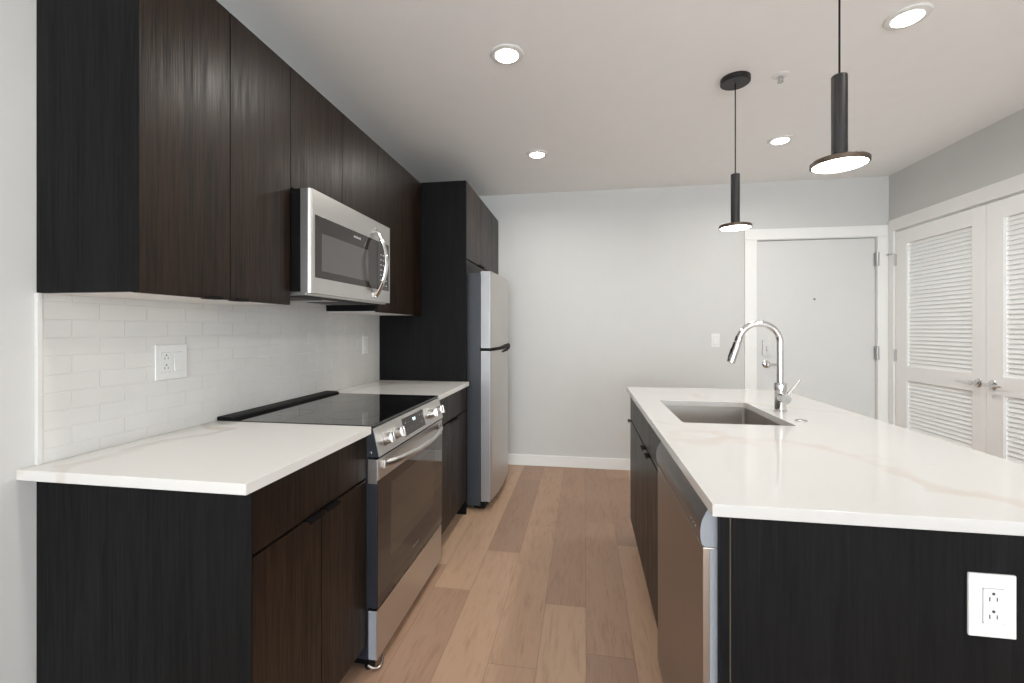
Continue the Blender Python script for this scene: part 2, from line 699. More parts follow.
# entry door casing
CW = .095
bm = bmesh.new()
box(bm, DX0 - .012 - CW, DX0 - .0085, Y_B - .018, Y_B, 0, DZ + .008, .003)
box(bm, DX1 + .004, X_R - .001, Y_B - .018, Y_B, 0, DZ + .008, .003)
box(bm, DX0 - .012 - CW, X_R - .001, Y_B - .018, Y_B, DZ + .008, DZ + CW + .005, .003)
struct('trim_1', bm, M_TRIM)
bm = bmesh.new()
box(bm, DX0 - .02, DX0 - .008, Y_B, Y_B + T, 0, DZ + .02)
box(bm, DX1 + .004, DX1 + .02, Y_B, Y_B + T, 0, DZ + .02)
box(bm, DX0 - .004, DX1 + .004, Y_B, Y_B + T, DZ + .004, DZ + .02)
box(bm, DX0 - .004, DX0 + .02, Y_B + .07, Y_B + T, 0, DZ + .004)
struct('trim_2', bm, M_TRIM)

# entry door
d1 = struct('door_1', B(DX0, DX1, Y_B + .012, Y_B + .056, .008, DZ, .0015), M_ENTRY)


def hinge_back(z):
    bm = B(DX1 - .014, DX1 + .003, Y_B + .009, Y_B + .0125, z, z + .11, .001)
    box(bm, DX1 + .0045, DX1 + .016, Y_B - .0205, Y_B - .0175, z, z + .11, .001)
    cyl(bm, (DX1 + .003, Y_B - .014, z - .004), .0085, .118, 'z', 14)
    return bm


ws = B(DX0 - .0075, DX0 - .0005, Y_B + .018, Y_B + .050, .008, DZ + .005)  # dark strip painting in the shade of the door gap
box(ws, DX0 - .0005, DX1, Y_B + .018, Y_B + .050, DZ + .0005, DZ + .0055)
obj('gap_shade', ws, M_SLOT, d1)
for z in (.20, 1.02, 1.80):
    obj('hinge', hinge_back(z), M_HINGE, d1)
bm = bmesh.new()
cyl(bm, (1.938, Y_B + .013, 1.529), .010, .006, '-y', 20)
pp = obj('peephole', bm, M_HINGE, d1)
obj('lens', cyl(bmesh.new(), (1.938, Y_B + .0085, 1.529), .0062, .002, '-y', 16, .0005), M_SLOT, pp)
LY = Y_B + .012
bm = bmesh.new()
lathe(bm, [(0, 0), (.033, 0), (.033, .006), (.028, .011), (.012, .014), (.011, .045), (0, .045)], (1.556, LY, .972), '-y', 28)
tube(bm, [(1.556, LY - .042, .972), (1.59, LY - .046, .972), (1.635, LY - .046, .972), (1.672, LY - .043, .970)],
     [.0105, .0095, .0085, .007], 12)
obj('door_handle', bm, M_CHROME, d1)
bm = bmesh.new()
prism(bm, rrect(1.523, 1.589, 1.045, 1.182, .014), LY - .018, LY, 'y', .002)
dbp = obj('deadbolt_plate', bm, M_ENTRY, d1)
obj('thumb_turn', B(1.551, 1.561, LY - .033, LY - .018, 1.085, 1.125, .002), M_HINGE, dbp)

# closet: casing, jamb, two louvred leaves
bm = bmesh.new()
box(bm, X_R - .018, X_R, CY1 + .006, 4.131, 0, CZ + .008, .003)
box(bm, X_R - .018, X_R, CY0 - .08, CY0 - .006, 0, CZ + .008, .003)
box(bm, X_R - .018, X_R, CY0 - .08, 4.131, CZ + .008, CZ + .105, .003)
struct('trim_3', bm, M_TRIM)
bm = bmesh.new()
box(bm, X_R, X_R + T, CY1 + .003, CY1 + .015, 0, CZ + .015)
box(bm, X_R, X_R + T, CY0 - .015, CY0 - .003, 0, CZ + .015)
box(bm, X_R, X_R + T, CY0 - .003, CY1 + .003, CZ + .003, CZ + .015)
struct('trim_4', bm, M_TRIM)
struct('wall_closet', B(X_R + .5, X_R + .55, CY0 - .3, CY1 + .3, 0, Z_C), M_WALL)

DXF = X_R - .004          # front face of closet doors
DXB = DXF + .034


def louvre_door(name, ya, yb, sa=.118, st=.118):
    bm = bmesh.new()
    box(bm, DXF, DXB, ya, ya + sa, .01, CZ - .004, .0015)
    box(bm, DXF, DXB, yb - st, yb, .01, CZ - .004, .0015)
    for (z0, z1) in ((.01, .20), (.872, .985), (1.948, CZ - .004)):
        box(bm, DXF, DXB, ya + sa - .001, yb - st + .001, z0, z1, .0015)
    # inner bead beside the slats
    for (z0, z1) in ((.20, .872), (.985, 1.948)):
        for (y0, y1) in ((ya + sa, ya + sa + .009), (yb - st - .009, yb - st)):
            box(bm, DXF + .004, DXB - .004, y0, y1, z0, z1)
    d = struct(name, bm, M_DOORP)
    bm = bmesh.new()
    for (z0, z1) in ((.20, .872), (.985, 1.948)):
        n = round((z1 - z0) / .0292)
        p = (z1 - z0) / n
        for k in range(n):
            zc = z0 + (k + .5) * p
            t = bmesh.new()
            box(t, -.0182, .0182, ya + sa + .008, yb - st - .008, -.0032, .0032, .002)
            # lower edge forward, upper edge back
            merge(bm, t, Matrix.Translation((DXF + .0185, 0, zc)) @ Matrix.Rotation(math.radians(-61), 4, 'Y'))
    obj('louvre_slats', bm, M_DOORP, d)
    return d


def lever(parent, y, dirn):
    bm = bmesh.new()
    z = .930
    lathe(bm, [(0, 0), (.029, 0), (.029, .005), (.024, .010), (.011, .013), (.010, .040), (.013, .043), (.013, .054), (0, .056)],
          (DXF, y, z), '-x', 28)
    tube(bm, [(DXF - .048, y, z), (DXF - .050, y + dirn * .035, z), (DXF - .050, y + dirn * .075, z), (DXF - .046, y + dirn * .108, z - .002)],
         [.0095, .0085, .0075, .006], 12)
    obj('door_handle', bm, M_CHROME, parent)


def hinge_r(parent, y, z, dy):
    bm = B(DXF - .002, DXF + .004, min(y, y + dy), max(y, y + dy), z, z + .09, .0008)
    cyl(bm, (DXF - .006, y, z - .003), .0065, .096, 'z', 14)
    obj('hinge', bm, M_HINGE, parent)


d2 = louvre_door('door_2', CYM + .0015, CY1 - .002, .098, .122)
d3 = louvre_door('door_3', CY0 + .002, CYM - .0015)
lever(d2, CYM + .052, 1)
lever(d3, CYM - .052, -1)
for z in (.20, 1.017, 1.79):
    hinge_r(d2, CY1 + .001, z, -.012)
    hinge_r(d3, CY0 - .001, z, .012)
bm = bmesh.new()                             # hinge-pin door stop
tube(bm, [(DXF - .006, CY1 + .002, 1.885), (DXF - .018, CY1 + .03, 1.886), (DXF - .026, CY1 + .048, 1.886)], .004, 10)
cyl(bm, (DXF - .026, CY1 + .046, 1.886), .008, .010, 'y', 14)
obj('door_stop', bm, M_HINGE, d2)

# wall end trim of the tile
struct('trim_5', B(X_L, X_L + .011, .966, .978, .914, 1.371, .001), M_TILE)

# ------------------------------------------------------------------ tile backsplash
bs_t = thing('backsplash', 'white glossy brick-pattern tile backsplash along the left wall above the counters', 'backsplash', (X_L + .005, 1.95, .914))
obj('grout', B(X_L + .0005, X_L + .0078, .978, 2.972, .914, 1.425), M_GROUT, bs_t)
bm = bmesh.new()
zj = [.9145, .95] + [1.0 + .05 * k for k in range(9)]
for r, (z0, z1) in enumerate(zip(zj, zj[1:])):
    z1 = min(z1, 1.4248)
    off = 1.047 if (r % 2 == 0) else 1.121
    # row between 1.25 and 1.30 (index 7) has joints at 1.047 + n * .146
    off = 1.047 if (r % 2 == 1) else 1.120
    ys = []
    k = -2
    while True:
        y = off + k * .1463
        k += 1
        if y > 2.972:
            break
        if y > .978:
            ys.append(y)
    ys = [.978] + ys + [2.972]
    for y0, y1 in zip(ys, ys[1:]):
        if y1 - y0 < .006:
            continue
        box(bm, X_L + .003, X_L + .0095, y0 + .0011, y1 - .0011, z0 + .0009, z1 - .0009, .0012, 2)
obj('tiles', bm, M_TILE, bs_t)

# ------------------------------------------------------------------ cabinet parts
XB = -.817          # base box front
XD = -.797          # base door front
GAP = .0015


def front(y0, y1, z0, z1, x0=None, x1=None, bev=.0012):
    x0 = XB + .001 if x0 is None else x0
    x1 = XD if x1 is None else x1
    return B(x0, x1, y0 + GAP, y1 - GAP, z0, z1, bev)


def tab(parent, y0, y1, z, xf, sign=1, up=True):
    """black edge pull: thin strip on the door edge with a short turned lip"""
    bm = bmesh.new()
    a, b = sorted((xf - sign * .016, xf + sign * .017))
    box(bm, a, b, y0, y1, z, z + .0022, .0005)
    a, b = sorted((xf + sign * .0150, xf + sign * .0172))
    if up:
        box(bm, a, b, y0, y1, z - .008, z + .0022, .0005)
    else:
        box(bm, a, b, y0, y1, z, z + .010, .0005)
    return obj('edge_pull', bm, M_BLACK, parent)


# near base cabinet
ZD = .716
bc = thing('base_cabinet', 'dark wood base cabinet with black end panel at the near end of the left counter', 'cabinet', (-1.12, 1.26, 0), 'dark base cabinets')
obj('end_panel', B(X_L + .001, XB - .001, .970, .988, 0, .886, .001), M_PANEL, bc, 'black wood-grain end panel facing the camera')
obj('edge_strip', B(XB, XD - .0005, .9685, .9712, .105, .882), M_PANEL, bc, 'thin black strip added to darken the lit door edge')  # black cover over the brown door edge, which catches the window light
obj('cabinet_body', B(X_L + .001, XB, .9885, 1.547, .1, .886), M_PANEL, bc)
obj('toe_kick', B(X_L + .05, XB - .06, .9885, 1.547, 0, .0995), M_BLACK, bc)
obj('drawer_front', front(.970, 1.549, ZD + .008, .882), M_WOOD, bc)
dL = obj('cabinet_door', front(.970, 1.260, .105, ZD), M_WOOD, bc)
dR = obj('cabinet_door', front(1.260, 1.549, .105, ZD), M_WOOD, bc)
tab(dL, 1.178, 1.252, ZD + .0005, XD)
tab(dR, 1.268, 1.342, ZD + .0005, XD)

# far base cabinet
bc2 = thing('base_cabinet', 'dark base cabinet between the range and the refrigerator', 'cabinet', (-1.12, 2.64, 0), 'dark base cabinets')
obj('cabinet_body', B(X_L + .001, XB, 2.314, 2.970, .1, .886), M_PANEL, bc2)
obj('toe_kick', B(X_L + .05, XB - .06, 2.314, 2.970, 0, .0995), M_BLACK, bc2)
obj('drawer_front', front(2.314, 2.968, ZD + .008, .882), M_WOOD, bc2)
dL = obj('cabinet_door', front(2.314, 2.640, .105, ZD), M_WOOD, bc2)
dR = obj('cabinet_door', front(2.640, 2.968, .105, ZD), M_WOOD, bc2)
tab(dL, 2.560, 2.634, ZD + .0005, XD)
tab(dR, 2.648, 2.722, ZD + .0005, XD)

# countertops
ct = B(X_L + .0005, -.777, .927, 1.5475, .8865, .914, .0018)
tag(obj('countertop', ct, M_QUARTZ_L), 'white quartz countertop slab left of the range, nearest the camera', 'countertop', 'white left-hand countertops')
ct = B(X_L + .0005, -.777, 2.3125, 2.9705, .8865, .914, .0018)
tag(obj('countertop', ct, M_QUARTZ_L), 'short white quartz countertop between the range and the tall black panel', 'countertop', 'white left-hand countertops')

# ------------------------------------------------------------------ wall cabinets
XU = -1.120
XUB = XU - .020
ZU0, ZU1 = 1.371, 2.290


def wall_cabinet(label, y0, y1, z0, seams, tabs, endp=False):
    r = thing('wall_cabinet', label, 'cabinet', ((X_L + XU) / 2, (y0 + y1) / 2, z0), 'dark wall cabinets')
    bm = bmesh.new()
    ys = y0 + (.019 if endp else .0005)
    box(bm, X_L + .001, XUB, ys, y1 - .0005, z0 + .003, ZU1)
    obj('cabinet_body', bm, M_PANEL, r)
    obj('underside', B(X_L + .011, XUB, ys + .001, y1 - .0015, z0 - .0005, z0 + .0025), M_CAB_IN, r, 'pale underside panel')
    if endp:
        obj('end_panel', B(X_L + .001, XUB - .0005, y0, y0 + .0185, z0, ZU1, .001), M_PANEL, r)
        obj('edge_strip', B(XUB, XU - .0005, y0 - .0015, y0 + .0012, z0 - .002, ZU1), M_PANEL, r, 'thin black strip added to darken the lit door edge')  # same added dark cover on the lit edge of the upper door
    yy = [y0] + seams + [y1]
    ds = []
    for a, b in zip(yy, yy[1:]):
        ds.append(obj('cabinet_door', B(XUB + .001, XU, a + GAP, b - GAP, z0 - .003, ZU1, .0012), M_WOOD, r))
    for i, a, b in tabs:
        tab(ds[i], a, b, z0 - .0055, XU, 1, False)
    return r


wall_cabinet('dark wood wall cabinet with black side, nearest the camera, two tall doors', .970, 1.566, ZU0, [1.268],
             [(0, 1.172, 1.222), (1, 1.278, 1.328)], True)
wall_cabinet('short dark wood wall cabinet above the microwave', 1.566, 2.308, 1.828, [1.938], [])
wall_cabinet('tall dark wood wall cabinet right of the microwave beside the tall black panel', 2.308, 2.970, ZU0, [], [])

# fridge surround
fc = thing('refrigerator_cabinet', 'dark cabinet over the refrigerator with full height black side panel', 'cabinet', (-1.12, 3.56, 0))
obj('side_panel', B(X_L + .001, -.800, 2.972, 2.992, 0, 2.296, .001), M_PANEL, fc, 'tall black wood-grain side panel')
obj('cabinet_body', B(X_L + .001, -.821, 2.9925, Y_B - .001, 1.767, 2.296), M_PANEL, fc)
obj('underside', B(X_L + .01, -.822, 2.994, Y_B - .003, 1.7645, 1.7668), M_CAB_IN, fc, 'pale underside panel')
da = obj('cabinet_door', B(-.820, -.800, 2.994, 3.411, 1.764, 2.296, .0012), M_WOOD, fc)
db = obj('cabinet_door', B(-.820, -.800, 3.414, 3.829, 1.764, 2.296, .0012), M_WOOD, fc)
obj('filler_panel', B(-.820, -.800, 3.832, Y_B - .002, 1.764, 2.296, .0012), M_WOOD, fc)
tab(da, 3.32, 3.40, 1.7615, -.800, 1, False)
tab(db, 3.425, 3.505, 1.7615, -.800, 1, False)

# ------------------------------------------------------------------ range
RY0, RY1 = 1.551, 2.309
rg = thing('range', 'stainless steel slide-in electric range with black glass cooktop and oven door', 'range', (-1.1, 1.93, 0))
obj('range_body', B(X_L + .012, -.792, RY0, RY1, .045, .905, .002), M_RSIDE, rg, 'dark enamelled sides')
ck = obj('cooktop', prism(bmesh.new(), [(X_L + .012, .9055), (-.788, .9055), (-.774, .910), (-.776, .9165), (X_L + .012, .9165)], RY0 - .001, RY1 + .001, 'y', .001), M_GLASSB, rg, 'black ceramic glass top')
BP = plain('burner print', (.05, .05, .05, 1), .2)
for (cx, cy, r) in ((-.95, 1.74, .105), (-.95, 2.11, .085), (-1.22, 1.74, .075), (-1.22, 2.11, .105)):
    t = bmesh.new()
    n = 48
    a = [t.verts.new((cx + r * math.cos(2 * PI * i / n), cy + r * math.sin(2 * PI * i / n), .91665)) for i in range(n)]
    b = [t.verts.new((cx + (r - .0015) * math.cos(2 * PI * i / n), cy + (r - .0015) * math.sin(2 * PI * i / n), .91665)) for i in range(n)]
    for i in range(n):
        t.faces.new((a[i], a[(i + 1) % n], b[(i + 1) % n], b[i]))
    obj('burner_ring', t, BP, ck)
vt = obj('rear_vent', prism(bmesh.new(), [(X_L + .011, .9168), (-1.350, .9168), (-1.356, .925), (-1.372, .929), (X_L + .011, .929)], RY0 - .001, RY1 + .001, 'y', .0015), M_BLACK, rg)
# sloping control panel (x, z profile) and its side cap
CP = [(-.792, .800), (-.748, .800), (-.772, .9035), (-.776, .9055), (-.792, .9055)]
obj('control_panel', prism(bmesh.new(), CP, RY0 + .004, RY1 - .001, 'y', .0008), M_STEEL_Y, rg)
obj('control_panel_cap', prism(bmesh.new(), [(-.7925, .799), (-.7505, .799), (-.7745, .9045), (-.7925, .9045)], RY0 - .0005, RY0 + .0035, 'y', .0006), M_RSIDE, rg)
obj('side_screw', lathe(bmesh.new(), [(0, 0), (.006, 0), (.005, .003), (0, .004)], (-.780, RY0 - .0005, .815), '-y', 14), M_CHROME, rg)
sl = Vector((-.772 + .748, 0, .9035 - .800)).normalized()        # up the slope
nm = Vector((sl.z, 0, -sl.x)).normalized()                        # outward


def on_panel(y, s):
    return Vector((-.748, y, .800)) + sl * s


for y in (1.625, 1.725, 2.135, 2.235):
    c = on_panel(y, .052)
    bm = bmesh.new()
    lathe(bm, [(0, 0), (.026, 0), (.026, .004), (.0215, .006), (.0205, .026), (.019, .029), (0, .029)], c, nm, 28)
    kb = obj('knob', bm, M_STEEL_Y, rg)
    t = bmesh.new()
    box(t, -.0055, .0055, -.0205, .0205, 0, .015, .002)
    R = Vector((0, 0, 1)).rotation_difference(nm).to_matrix().to_4x4()
    bm = bmesh.new()
    merge(bm, t, Matrix.Translation(c + nm * .0265) @ R @ Matrix.Rotation(PI / 2, 4, 'Z'))
    obj('knob_grip', bm, M_CHROME, kb)
# display
bm = bmesh.new()
ds = []
for (y, s) in ((1.802, .016), (2.050, .016), (2.050, .092), (1.802, .092)):
    ds.append(on_panel(y, s))
t = bmesh.new()
lo = [t.verts.new(p + nm * -.001) for p in ds]
hi = [t.verts.new(p + nm * .0012) for p in ds]
t.faces.new(lo)
t.faces.new(hi)
for i in range(4):
    t.faces.new((lo[i], lo[(i + 1) % 4], hi[(i + 1) % 4], hi[i]))
bmesh.ops.recalc_face_normals(t, faces=t.faces)
merge(bm, t)
dsp = obj('display', bm, M_DISPLAY, rg)
FR = Matrix(((0, sl.x, nm.x, 0), (1, sl.y, nm.y, 0), (0, sl.z, nm.z, 0), (0, 0, 0, 1)))


def panel_text(s, y, q, size, mat, name):
    obj(name, text_bm(s, size, Matrix.Translation(on_panel(y, q) + nm * .0016) @ FR), mat, dsp)


panel_text('9:41', 1.93, .070, .020, M_LCD, 'lit_clock')
bm = bmesh.new()
for (y, q, wd) in ((1.83, .070, .016), (1.86, .070, .012), (2.00, .072, .018), (2.025, .070, .012), (1.84, .040, .012), (1.87, .040, .012),
                   (1.90, .040, .010), (1.94, .040, .010), (1.98, .040, .010), (2.01, .040, .014)):
    merge(bm, text_bm('=' if wd > .013 else '-', wd, Matrix.Translation(on_panel(y, q) + nm * .0016) @ FR))
obj('key_markings', bm, M_LABEL, dsp)

# oven door
od = obj('oven_door', B(-.792, -.757, RY0 + .001, RY1 - .001, .236, .791, .002), M_RSIDE, rg)
obj('door_glass', B(-.758, -.7545, RY0 + .0015, RY1 - .0015, .237, .712, .001), M_GLASSB, od)
obj('top_band', B(-.7575, -.7535, RY0 + .0015, RY1 - .0015, .712, .791, .001), M_STEEL_Y, od)
obj('edge_strip', B(-.7915, -.757, RY0 - .0003, RY0 + .0018, .700, .7905, .0005), M_STEEL_Z, od)
obj('oven_window', B(-.7546, -.7538, 1.668, 2.190, .380, .668, .0003), M_OVEN_W, od)
obj('brand_lettering', text_bm('FRIGIDAIRE', .013, face_px((-.7541, 1.93, .300))), M_PRINT, od)
# bowed handle
bm = bmesh.new()
pts = []
for i in range(25):
    u = i / 24
    y = 1.600 + (2.262 - 1.600) * u
    bow = math.sin(PI * u) ** .55
    pts.append((-.752 + .052 * bow, y, .762 - .006 * math.sin(PI * u)))
tube(bm, pts, .0135, 14, (.75, 1.1))
for y in (1.600, 2.262):
    box(bm, -.7545, -.742, y - .011, y + .011, .747, .777, .003)
obj('oven_handle', bm, M_STEEL_Y, od)
# drawer, feet
dr = obj('storage_drawer', B(-.790, -.757, RY0 + .001, RY1 - .001, .045, .228, .002), M_STEEL_Y, rg)
obj('drawer_side', B(-.7905, -.7605, RY0 - .0005, RY0 + .001, .048, .226, .0004), M_GREYPL, dr)
bm = B(-1.35, -.80, RY0 + .02, RY1 - .02, .012, .045)
obj('plinth', bm, M_BLACK, rg)
for (x, y) in ((-.80, RY0 + .03), (-.80, RY1 - .03), (-1.35, RY0 + .04), (-1.35, RY1 - .04)):
    obj('foot', lathe(bmesh.new(), [(0, 0), (.020, 0), (.020, .008), (.009, .012), (.009, .05), (0, .05)], (x, y, 0), 'z', 18), M_BLKMET, rg)
bm = bmesh.new()
tube(bm, [(-.795, 1.556, .020), (-.775, 1.556, .012), (-.758, 1.562, .012), (-.752, 1.580, .014), (-.757, 1.605, .03)], .005, 10)
obj('floor_bracket', bm, M_CHROME, rg)

# ------------------------------------------------------------------ microwave
MY0, MY1, MZ0, MZ1 = 1.570, 2.280, 1.421, 1.819
mw = thing('microwave', 'stainless steel over-the-range microwave with bowed chrome handle', 'microwave', (-1.24, 1.93, MZ0))
obj('microwave_body', B(X_L + .010, -1.082, MY0, MY1, MZ0, MZ1, .002), M_BLACK, mw)
prof = [(-1.081, MY0), (-1.052, MY0)]
for i in range(1, 7):
    a = -PI / 2 + PI / 2 * i / 6
    prof.append((-1.052 + .015 * math.cos(a), MY0 + .015 + .015 * math.sin(a)))
prof += [(-1.037, MY1 - .004), (-1.041, MY1), (-1.081, MY1)]
fr_ = obj('front_frame', prism(bmesh.new(), prof, MZ0 - .006, MZ1, 'z'), M_STEEL_Y, mw, None, 50)
gl = obj('door_glass', B(-1.0375, -1.0355, 1.597, 2.262, 1.477, 1.723, .0006), M_DISPLAY, mw)
obj('viewing_window', B(-1.0358, -1.0350, 1.640, 2.030, 1.507, 1.657, .0003), M_MESHW, gl)
obj('brand_lettering', text_bm('FRIGIDAIRE', .013, face_px((-1.0352, 1.925, 1.697))), M_LABEL, gl)
bm = bmesh.new()
for r in range(7):
    for c in range(3):
        box(bm, -1.0356, -1.0351, 2.160 + c * .030, 2.174 + c * .030, 1.50 + r * .026, 1.504 + r * .026)
obj('keypad', bm, M_LABEL, gl)
obj('panel_seam', B(-1.0374, -1.0353, 2.126, 2.129, 1.478, 1.722), M_BLACK, mw)
pts = []
for i in range(25):
    u = i / 24
    pts.append((-1.032 + .058 * math.sin(PI * u) ** .8, 2.100, 1.440 + .334 * u))
bm = bmesh.new()
tube(bm, pts, .0135, 14, (1.1, .7))
for z in (1.446, 1.768):
    box(bm, -1.0365, -1.024, 2.088, 2.112, z - .012, z + .012, .003)
obj('microwave_handle', bm, M_CHROME, mw)
bt = obj('bottom_plate', B(X_L + .014, -1.060, MY0 + .004, MY1 - .004, MZ0 - .014, MZ0 - .0005, .002), M_STEEL_Y, mw)
for (a, b) in ((1.62, 1.86), (2.00, 2.24)):
    obj('grease_filter', B(-1.34, -1.17, a, b, MZ0 - .0165, MZ0 - .0135, .0005), M_SLOT, bt)
obj('vent_grille', B(-1.150, -1.078, MY0 + .03, MY1 - .03, MZ0 - .0165, MZ0 - .0135, .0005), M_BLACK, bt)

# ------------------------------------------------------------------ refrigerator
FY0, FY1 = 3.060, 3.815
rf = thing('refrigerator', 'stainless steel top-freezer refrigerator with dark grey sides', 'refrigerator', (-1.02, 3.44, 0))
obj('refrigerator_body', B(-1.40, -.722, FY0, FY1, .03, 1.672, .004), M_FRSIDE, rf, 'dark blue-grey side walls')


def fr_profile(x_back, e, bulge):
    p = [(x_back, FY0 + .001), (x_back, FY1 - .001)]
    n = 20
    for i in range(n + 1):
        u = 1 - i / n
        y = FY0 + .001 + (FY1 - FY0 - .002) * u
        x = e + bulge * (1 - (2 * u - 1) ** 2)
        if i == 0 or i == n:
            p.append((e - .012, y))
            x = e - .002
            y += .004 if i == n else -.004
        p.append((x, y))
    return p


for (nm_, z0, z1) in (('freezer_door', 1.142, 1.680), ('refrigerator_door', .062, 1.118)):
    dd = obj(nm_, prism(bmesh.new(), fr_profile(-.716, -.648, .022), z0, z1, 'z', .0015), M_STEEL_FR, rf, None, 40)
    obj('door_edge', B(-.7150, -.6535, FY0 + .0003, FY0 + .0022, z0 + .002, z1 - .002, .0005), M_EDGE, dd, 'silver grey sheet added to dim the glare on the steel door edge')
    obj('gasket', B(-.7215, -.7165, FY0 + .01, FY1 - .01, z0 + .01, z1 - .01), M_BLACK, dd)
bm = bmesh.new()
box(bm, -.715, -.655, FY0 + .002, FY1 - .002, 1.1185, 1.1415, .001)
obj('door_gap_trim', bm, M_BLACK, rf)
bm = bmesh.new()
tube(bm, [(-.660, 3.10, 1.131), (-.640, 3.22, 1.131), (-.628, 3.36, 1.136), (-.620, 3.50, 1.142), (-.616, 3.62, 1.146), (-.626, 3.74, 1.140)],
     [.006, .007, .009, .012, .014, .008], 12, (.9, 1))
tube(bm, [(-.634, 3.36, 1.098), (-.622, 3.46, 1.102), (-.616, 3.58, 1.110), (-.618, 3.66, 1.122), (-.624, 3.72, 1.134)],
     [.006, .008, .010, .011, .009], 12, (.9, 1))
obj('door_handle', bm, M_BLACK, rf)
obj('kick_grille', B(-.740, -.690, FY0 + .01, FY1 - .01, .012, .058, .003), M_BLACK, rf)
for (x, y) in ((-.76, FY0 + .06), (-.76, FY1 - .06), (-1.33, FY0 + .06), (-1.33, FY1 - .06)):
    obj('foot', cyl(bmesh.new(), (x, y, 0), .02, .031), M_BLACK, rf)
obj('logo_plate', B(-.6315, -.6285, 3.40, 3.47, 1.60, 1.612, .0008), M_CHROME, rf)

# ------------------------------------------------------------------ island
IX0, IX1, IY0, IY1 = .262, 1.155, .975, 2.866
SX0, SX1, SY0, SY1 = .378, .782, 1.808, 2.352
outer = [(IX0, IY0), (IX1, IY0), (IX1, IY1), (IX0, IY1)]
bm = slab_with_hole(outer, list(reversed(rrect(SX0, SX1, SY0, SY1, .012, 5))), .8875, .914, .0018)
itop = tag(obj('countertop', bm, M_QUARTZ), 'large white quartz island countertop with a sink cut into it', 'countertop')

ip = thing('island_panel', 'black wood-grain end panel closing the near end of the island', 'panel', (.59, 1.01, 0))
obj('end_panel', B(.3065, .905, 1.000, 1.020, 0, .887, .001), M_PANEL, ip)
obj('filler_strip', B(.284, .3035, 1.001, 1.020, 0, .887, .001), M_PANEL, ip)
obj('joint', B(.3032, .3068, 1.0035, 1.016, 0, .886), plain('raw edge', (.10, .075, .05, 1), .6), ip)
obj('back_panel', B(.887, .905, 1.0205, 2.840, 0, .887, .001), M_PANEL, ip)

XIF = .283        # island door front (faces -x)


def ifront(y0, y1, z0, z1):
    return B(XIF, XIF + .019, y0 + GAP, y1 - GAP, z0, z1, .0012)


sc_ = thing('sink_base_cabinet', 'dark wood sink cabinet with two doors in the island, between dishwasher and narrow cabinet', 'cabinet', (.59, 2.08, 0))
bm = bmesh.new()
box(bm, .303, .320, 1.632, 2.530, .1, .887)
box(bm, .868, .886, 1.632, 2.530, .1, .887)
box(bm, .3205, .8675, 1.632, 1.650, .1, .887)
box(bm, .3205, .8675, 2.512, 2.530, .1, .887)
box(bm, .3205, .8675, 1.6505, 2.5115, .1, .118)
obj('cabinet_body', bm, M_PANEL, sc_)
obj('toe_kick', B(.36, .375, 1.632, 2.530, 0, .0995), M_BLACK, sc_)
obj('drawer_front', ifront(1.632, 2.530, .724, .884), M_WOOD, sc_)
a_ = obj('cabinet_door', ifront(1.632, 2.082, .105, .716), M_WOOD, sc_)
b_ = obj('cabinet_door', ifront(2.082, 2.530, .105, .716), M_WOOD, sc_)
tab(a_, 2.000, 2.070, .7165, XIF, -1)
tab(b_, 2.135, 2.205, .7165, XIF, -1)

nc = thing('narrow_cabinet', 'narrow dark cabinet at the far end of the island', 'cabinet', (.59, 2.69, 0))
obj('cabinet_body', B(.303, .886, 2.5315, 2.840, .1, .887), M_PANEL, nc)
obj('toe_kick', B(.36, .375, 2.5315, 2.840, 0, .0995), M_BLACK, nc)
obj('drawer_front', ifront(2.5315, 2.840, .724, .884), M_WOOD, nc)
c_ = obj('cabinet_door', ifront(2.5315, 2.840, .105, .716), M_WOOD, nc)
tab(c_, 2.76, 2.83, .7165, XIF, -1)

# dishwasher
dw = thing('dishwasher', 'stainless steel dishwasher built into the near end of the island', 'dishwasher', (.57, 1.32, 0))
DY0, DY1 = 1.0255, 1.627
obj('tub', B(.310, .860, DY0, DY1, .10, .870, .003), M_GREYPL, dw)
dd = obj('dishwasher_door', B(.2552, .3095, DY0 + .0005, DY1 - .0005, .115, .7995, .003), M_STEEL_DW, dw)
obj('door_side', B(.270, .3090, DY0 - .001, DY0 + .001, .118, .797, .0004), M_GREYPL, dd)
prf = [(.3085, .801), (.260, .801), (.2545, .806), (.2518, .818), (.2512, .836), (.2535, .853), (.2585, .866), (.2640, .877), (.2675, .8835), (.3085, .8835)]
cp_ = obj('control_console', prism(bmesh.new(), prf, DY0 + .003, DY1 - .003, 'y', .0006), M_STEEL_DK, dw, None, 25)
for (a, b) in ((DY0 - .001, DY0 + .0028), (DY1 - .0028, DY1)):
    obj('console_end_cap', prism(bmesh.new(), [(x - (.001 if x < .3 else 0), z) for x, z in prf], a, b, 'y', .0006), M_GREYPL, cp_, 'grey plastic console end')
bm = bmesh.new()
for k in range(3):
    merge(bm, text_bm('o', .009, Matrix.Translation((.2511, 1.075 + .02 * k, .826)) @ Matrix(((0, 0, -1, 0), (-1, 0, 0, 0), (0, 1, 0, 0), (0, 0, 0, 1)))))
obj('console_markings', bm, M_LABEL, cp_)
obj('toe_plate', B(.33, .345, DY0, DY1, .0, .0995), M_BLACK, dw)

# sink (bowl hangs under the slab)
sk = thing('kitchen_sink', 'undermount stainless steel sink bowl in the island countertop', 'sink', (.577, 2.085, .66))
zt, zb = .8868, .670


